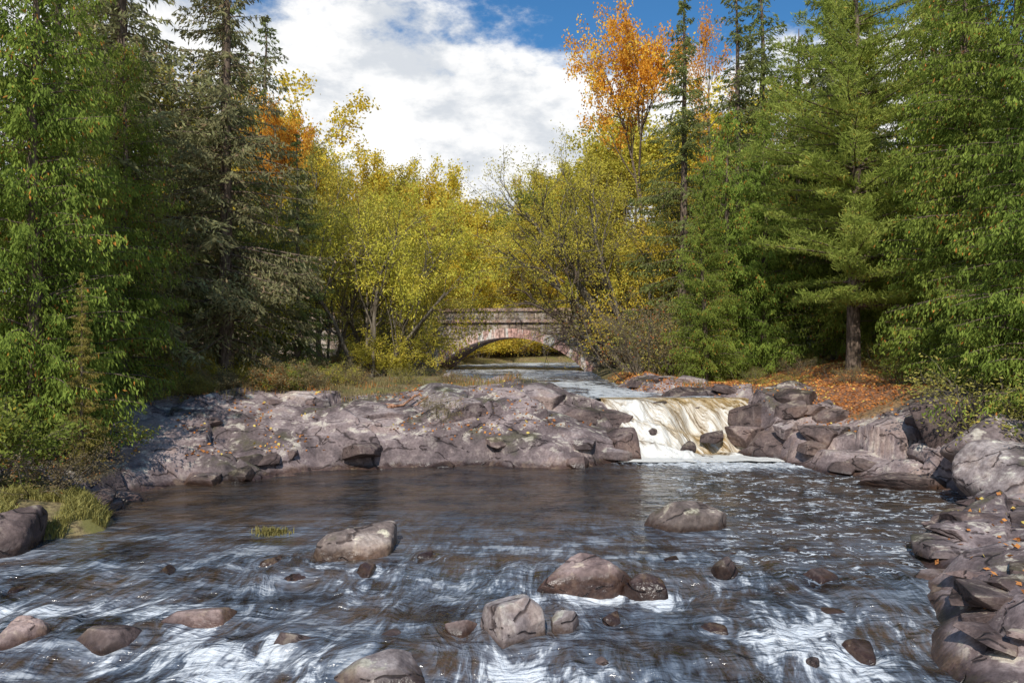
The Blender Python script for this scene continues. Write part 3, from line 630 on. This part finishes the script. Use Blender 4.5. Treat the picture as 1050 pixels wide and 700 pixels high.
while c<56:
    if rs.random()<.58: x=rs.uniform(-13,-4.5);y=rs.uniform(15,36)
    else: x=rs.uniform(5.5,14);y=rs.uniform(17,40)
    if abs(x/y)>.72: continue
    dl=sdist(LP,np.array([x]),np.array([y]))[0];du=sdist(UP,np.array([x]),np.array([y]))[0]
    if dl<(4.2 if x<0 and y>17 else 2.6) or du<1.6 or (x<0 and y<27 and x>-6.5 and dl<5): continue
    if x>0 and x<13.5 and 20<y<30: continue
    H=rs.uniform(.5,1.3);k=rs.integers(3);lf=[L_GRN,L_OLV,L_WIL,L_BRN,L_BRN][rs.integers(5)]
    plant('shrub',BSH[k],x,y,H,rs.uniform(0,6),'leafy shrub in the bank undergrowth','shrub',GU,leaf=lf,wide=1.3);c+=1
for x,y,H,lf in [(9.2,26.2,.7,L_OLV),(10.4,24.6,.8,L_BRN),(8.4,27.8,.8,L_GRN),(12.3,25.6,1.2,L_OLV),(10.1,28.2,1.0,L_BRN),(11.4,23.2,1.1,L_GRN),(12.9,23.4,1.4,L_OLV),(-5.2,26.5,.8,L_BRN),(-3.6,27.2,.9,L_OLV),(-2.2,28.0,.7,L_BRN),(-6.4,25.8,1.0,L_BRN)]:
    plant('shrub',BSH[1],x,y,H,x*3,'small twiggy shrub among leaf litter','shrub',GU,leaf=lf,wide=1.2)
plant('shrub',BSH[1],10.7,17.4,2.3,1,'dark twiggy shrub hanging over the boulders','shrub',leaf=L_OLV,wide=1.3)
plant('shrub',BSH[0],11.0,16.0,2.2,2,'dark leafy shrub over the boulders','shrub',leaf=L_GRN,wide=1.3)
plant('shrub',BSH[2],-9.4,14.0,2.0,2,'leafy green shrub on the bank','shrub',leaf=L_GRN,wide=1.1)
plant('shrub',BSH[1],-8.4,14.6,1.3,2,'brown shrub on the grassy bank','shrub',leaf=L_BRN,wide=1.3)
plant('shrub',BSH[0],-9.1,17.0,1.4,2,'green shrub near the water','shrub',leaf=L_GRN,wide=1.2)
plant('shrub',BSH[1],-1.9,21.6,1.0,2,'small brown shrub on the ledge','shrub',leaf=L_BRN,wide=1.)
def grass(name,pts,hh,label,mat=None):
    rs=np.random.default_rng(int(len(pts)));n=len(pts)
    a=rs.uniform(0,6.283,n);hh=hh*rs.uniform(.5,1.2,n);d=np.stack([np.cos(a),np.sin(a),0*a],1);s=np.stack([-np.sin(a),np.cos(a),0*a],1)*.009
    up=np.array([0,0,1.]);b=pts
    m=b+up*(hh*.6)[:,None]+d*(hh*.18)[:,None];t=b+up*(hh*.85)[:,None]+d*(hh*.55)[:,None]
    V=np.stack([b-s,b+s,m+s*.8,m-s*.8,t],1).reshape(-1,3);i=np.arange(n)[:,None]*5
    return obj(name,mesh_np(name,V,[i+np.array([[0,1,2,3]]),i+np.array([[3,2,4]])],[mat or L_GRASS]),kind='stuff',label=label,category='grass')
rs=np.random.default_rng(3)
def pts_in(n,box,cond):
    x=rs.uniform(box[0],box[1],n);y=rs.uniform(box[2],box[3],n);h,rk,lt,dl,du=terrain(x,y);k=cond(x,y,rk,lt,dl,du,h);return np.stack([x,y,h],1)[k]
p=pts_in(24000,(-10.5,-6.2,12,16),lambda x,y,rk,lt,dl,du,h:(dl>-.05)&(fbm(x*1.2,y*1.2,0,2,7)>-.05)&(h>-.0)&(dl<2.2))
grass('grass',p,.20,'yellow green grass tufts on the river bank')
p=pts_in(18000,(-13,8,22,32),lambda x,y,rk,lt,dl,du,h:(dl>3.8)&(du>.8)&(fbm(x*.8,y*.8,0,2,8)>.05))
grass('bank_grass',p,.24,'dry brown grass above the rock ledge',L_BRN)
q=rs.normal(0,1,(420,2))*[.15,.09]+[-4.0,13.3];grass('grass_tuft',np.stack([q[:,0],q[:,1],q[:,0]*0-.03],1),.14,'green grass tuft growing in the river')
rock('boulder',BLD[4],-4.0,13.3,-.12,.30,.2,.16,0,'tiny submerged rock under a grass tuft',None,M_ROCKD)
p=np.concatenate([pts_in(34000,(4,16,19,38),lambda x,y,rk,lt,dl,du,h:(lt>rs.uniform(0,1,len(x)))&(du>.3)),pts_in(6000,(-12,3,15,28),lambda x,y,rk,lt,dl,du,h:(dl>.4)&(du>.4)&(fbm(x,y,0,2,6)>.1)),pts_in(700,(4.8,10,7,16),lambda x,y,rk,lt,dl,du,h:(dl>.1))])
n=len(p);V,Fq=quads(p+[0,0,.03],rs.normal(0,1,(n,3))*[1,1,.2],.085,.06,rs)
obj('fallen_leaves',mesh_np('fallen_leaves',V,Fq,[L_FALL]),kind='stuff',label='orange and yellow fallen leaves on the banks',category='leaves')
def log(pts,r,label):
    tv,tf=tubes([(np.array(pts,float),np.linspace(r,r*.4,len(pts)))],7)
    obj('driftwood_branch',mesh_np('driftwood_branch',tv,tf,[M_DRIFT],True),label=label,category='branch',group='driftwood on the rocks')
g=lambda x,y,d=.25:(x,y,ground(x,y)+d)
log([g(-3.8,22.9,.14),g(-3.4,22.7,.12),g(-2.9,22.6,.16),g(-2.4,22.8,.34)],.06,'reddish dead branch lying on the ledge')
log([g(-3.5,22.3,.12),g(-3.1,22.6,.2),g(-2.8,23.0,.24),g(-2.7,23.3,.3)],.045,'broken dead branch crossing another on the ledge')
log([g(-4.2,23.1,.14),g(-4.0,22.7,.1),g(-3.9,22.3,.1)],.07,'short dead log on the ledge')
# ---------------------------------------------------------------- bridge
def mat_stone(name,a,b,mort,sc,bw,rh,white=.3):
    m,nt=newmat(name);tc=nd(nt,'ShaderNodeTexCoord').outputs['Object']
    s=nd(nt,'ShaderNodeSeparateXYZ',None,Vector=tc)
    v=nd(nt,'ShaderNodeCombineXYZ',None,X=math_(nt,'ADD',s.outputs[0],s.outputs[1]),Y=s.outputs[2]).outputs[0]
    br=nd(nt,'ShaderNodeTexBrick',None,Vector=v,Color1=a,Color2=b,Mortar=mort,Scale=sc,Mortar_Size=.02)
    br.inputs['Brick Width'].default_value=bw;br.inputs['Row Height'].default_value=rh
    n=noise(nt,tc,1.2,6,.65);n2=noise(nt,tc,6,5,.6)
    c=mix(nt,mr(nt,n2,.35,.65),mix(nt,1.0,br.outputs['Color'],(.45,.42,.40),'MULTIPLY'),br.outputs['Color'])
    st=noise(nt,mapping(nt,tc,(2.5,2.5,.5)),1.0,5,.6)
    c=mix(nt,math_(nt,'MULTIPLY',mr(nt,st,.48,.60),white),c,(.72,.69,.64))
    bp=nd(nt,'ShaderNodeBump',None,Strength=.9,Distance=.07,Height=math_(nt,'SUBTRACT',n2,br.outputs['Fac'])).outputs[0]
    out(nt,nd(nt,'ShaderNodeBsdfPrincipled',None,Base_Color=c,Roughness=.9,Normal=bp).outputs[0]);return m
S1=mat_stone('bridge_stone',(.30,.225,.18),(.54,.43,.35),(.13,.10,.08),1.0,.75,.33,.3)
S2=mat_stone('voussoir_stone',(.74,.43,.37),(.80,.55,.48),(.3,.22,.2),1.0,3,3,.9)
S3=mat_stone('coping_stone',(.46,.29,.23),(.54,.37,.30),(.2,.16,.14),1.0,1.4,2,.25)
br=bpy.data.objects.new('stone_bridge',None);COL.objects.link(br)
br['label']='old stone arch bridge with pale voussoir ring';br['category']='bridge'
br.location=(.2,52,0);br.rotation_euler=(0,0,math.radians(-9))
hs,rise,z0=4.9,2.25,1.2;R=(hs*hs+rise*rise)/(2*rise);zc=z0+rise-R;A0=math.asin(hs/R);D=2.7;rt=.54
def prism_strip(xs_,zl,zh,y0,y1):
    n=len(xs_);V=[]
    for y in (y0,y1):
        for z in (zl,zh):
            for i in range(n):V.append((xs_[i],y,z[i]))
    F=[]
    a,b,c,d=0,n,2*n,3*n
    for i in range(n-1):
        F+=[(a+i,a+i+1,b+i+1,b+i),(c+i+1,c+i,d+i,d+i+1),(b+i,b+i+1,d+i+1,d+i),(a+i+1,a+i,c+i,c+i+1)]
    F+=[(a,b,d,c),(a+n-1,c+n-1,d+n-1,b+n-1)]
    return V,F
def bmesh_obj(name,parts,mat,parent):
    V=[];F=[]
    for v,f in parts:
        o=len(V);V+=v;F+=[tuple(i+o for i in q) for q in f]
    me=bpy.data.meshes.new(name);me.from_pydata(V,[],F);me.materials.append(mat);me.update()
    return obj(name,me,parent)
def boxp(x0,x1,y0,y1,z0_,z1): return prism_strip([x0,x1],[z0_,z0_],[z1,z1],y0,y1)
xw=np.concatenate([[-22,-14,-8],np.linspace(-(R+rt)*math.sin(A0),(R+rt)*math.sin(A0),41),[8,14,22]])
zl=[zc+math.sqrt((R+rt)**2-x*x)-.01 if abs(x)<=(R+rt)*math.sin(A0)+1e-6 else -.3 for x in xw]
deck=lambda x:4.38-.0012*x*x
bmesh_obj('spandrel_wall',[prism_strip(list(xw),zl,[deck(x) for x in xw],-D,D)],S1,br)
parts=[];nv=31
for i in range(nv):
    a0=-A0+2*A0*i/nv+.002;a1=-A0+2*A0*(i+1)/nv-.002;pr=.10 if i%2 else .08;r1=R+rt+(.0 if i%2 else .02)
    V=[]
    for y in (-D-pr,D+pr):
        for (r,a) in ((R,a0),(R,a1),(r1,a1),(r1,a0)):V.append((r*math.sin(a),y,zc+r*math.cos(a)))
    parts.append((V,[(0,1,2,3),(7,6,5,4),(0,4,5,1),(1,5,6,2),(2,6,7,3),(3,7,4,0)]))
bmesh_obj('arch_ring',parts,S2,br)
bmesh_obj('abutment',[boxp(-hs-.7,-hs-.02,-D-.06,D+.06,-.5,z0+.02),boxp(hs+.02,hs+.7,-D-.06,D+.06,-.5,z0+.02)],S1,br)
xl=np.linspace(-22,22,12)
for sgn in (-1,1):
    y0,y1=(-D-.05,-D+.4) if sgn<0 else (D-.4,D+.05)
    bmesh_obj('parapet',[prism_strip(list(xl),[deck(x)+.161 for x in xl],[deck(x)+.70 for x in xl],y0,y1)],S1,br)
    bmesh_obj('string_course',[prism_strip(list(xl),[deck(x)+.001 for x in xl],[deck(x)+.16 for x in xl],y0-.12,y1+.12)],S3,br)
    bmesh_obj('coping',[prism_strip(list(xl),[deck(x)+.701 for x in xl],[deck(x)+.88 for x in xl],y0-.1,y1+.1)],S3,br)
# ---------------------------------------------------------------- world, sun, camera
sd=Vector((-.16,-.72,.68)).normalized()
w=bpy.data.worlds.new('World');scene.world=w;w.use_nodes=True;nt=w.node_tree;nt.nodes.clear()
sky=nd(nt,'ShaderNodeTexSky',{'sky_type':'NISHITA','sun_disc':False,'sun_elevation':math.asin(sd.z),'sun_rotation':math.atan2(sd.x,sd.y)})
tc=nd(nt,'ShaderNodeTexCoord').outputs['Generated'];s=nd(nt,'ShaderNodeSeparateXYZ',None,Vector=tc)
pv=mapping(nt,tc,(1,1,1.9))
n1=noise(nt,pv,3.6,9,.60,.15);n2=noise(nt,pv,11.0,7,.62,.1);n4=noise(nt,pv,5.5,3,.5)
m_=math_(nt,'ADD',math_(nt,'MULTIPLY',n1,.66),math_(nt,'MULTIPLY',n2,.34))
m_=math_(nt,'ADD',m_,math_(nt,'MULTIPLY',math_(nt,'SUBTRACT',.348,s.outputs[2]),1.7))
m_=math_(nt,'ADD',m_,math_(nt,'MULTIPLY',s.outputs[0],-.14))
cf=mr(nt,m_,.45,.57)
cc=mix(nt,mr(nt,math_(nt,'ADD',math_(nt,'MULTIPLY',n2,.7),math_(nt,'MULTIPLY',n4,.3)),.41,.57),(4.7,4.95,5.3),(6.9,6.9,6.9))
skc=mix(nt,1.0,sky.outputs[0],(.28,.60,.84),'MULTIPLY')
col=mix(nt,cf,skc,cc)
bg=nd(nt,'ShaderNodeBackground',None,Color=col,Strength=.15)
nd(nt,'ShaderNodeOutputWorld',None,Surface=bg.outputs[0])
sl=bpy.data.lights.new('sun','SUN');sl.energy=3.9;sl.angle=math.radians(.6);sl.color=(1,.94,.85)
so=bpy.data.objects.new('sun',sl);COL.objects.link(so);so.rotation_euler=(-sd).to_track_quat('-Z','Y').to_euler()
cam=bpy.data.cameras.new('camera');cam.lens=28;cam.sensor_width=36;cam.clip_end=3000
co=bpy.data.objects.new('camera',cam);COL.objects.link(co);co.location=(0,0,3.2);co.rotation_euler=(math.radians(90),0,0);scene.camera=co
scene.view_settings.view_transform='Standard';scene.view_settings.look='None';scene.view_settings.exposure=0
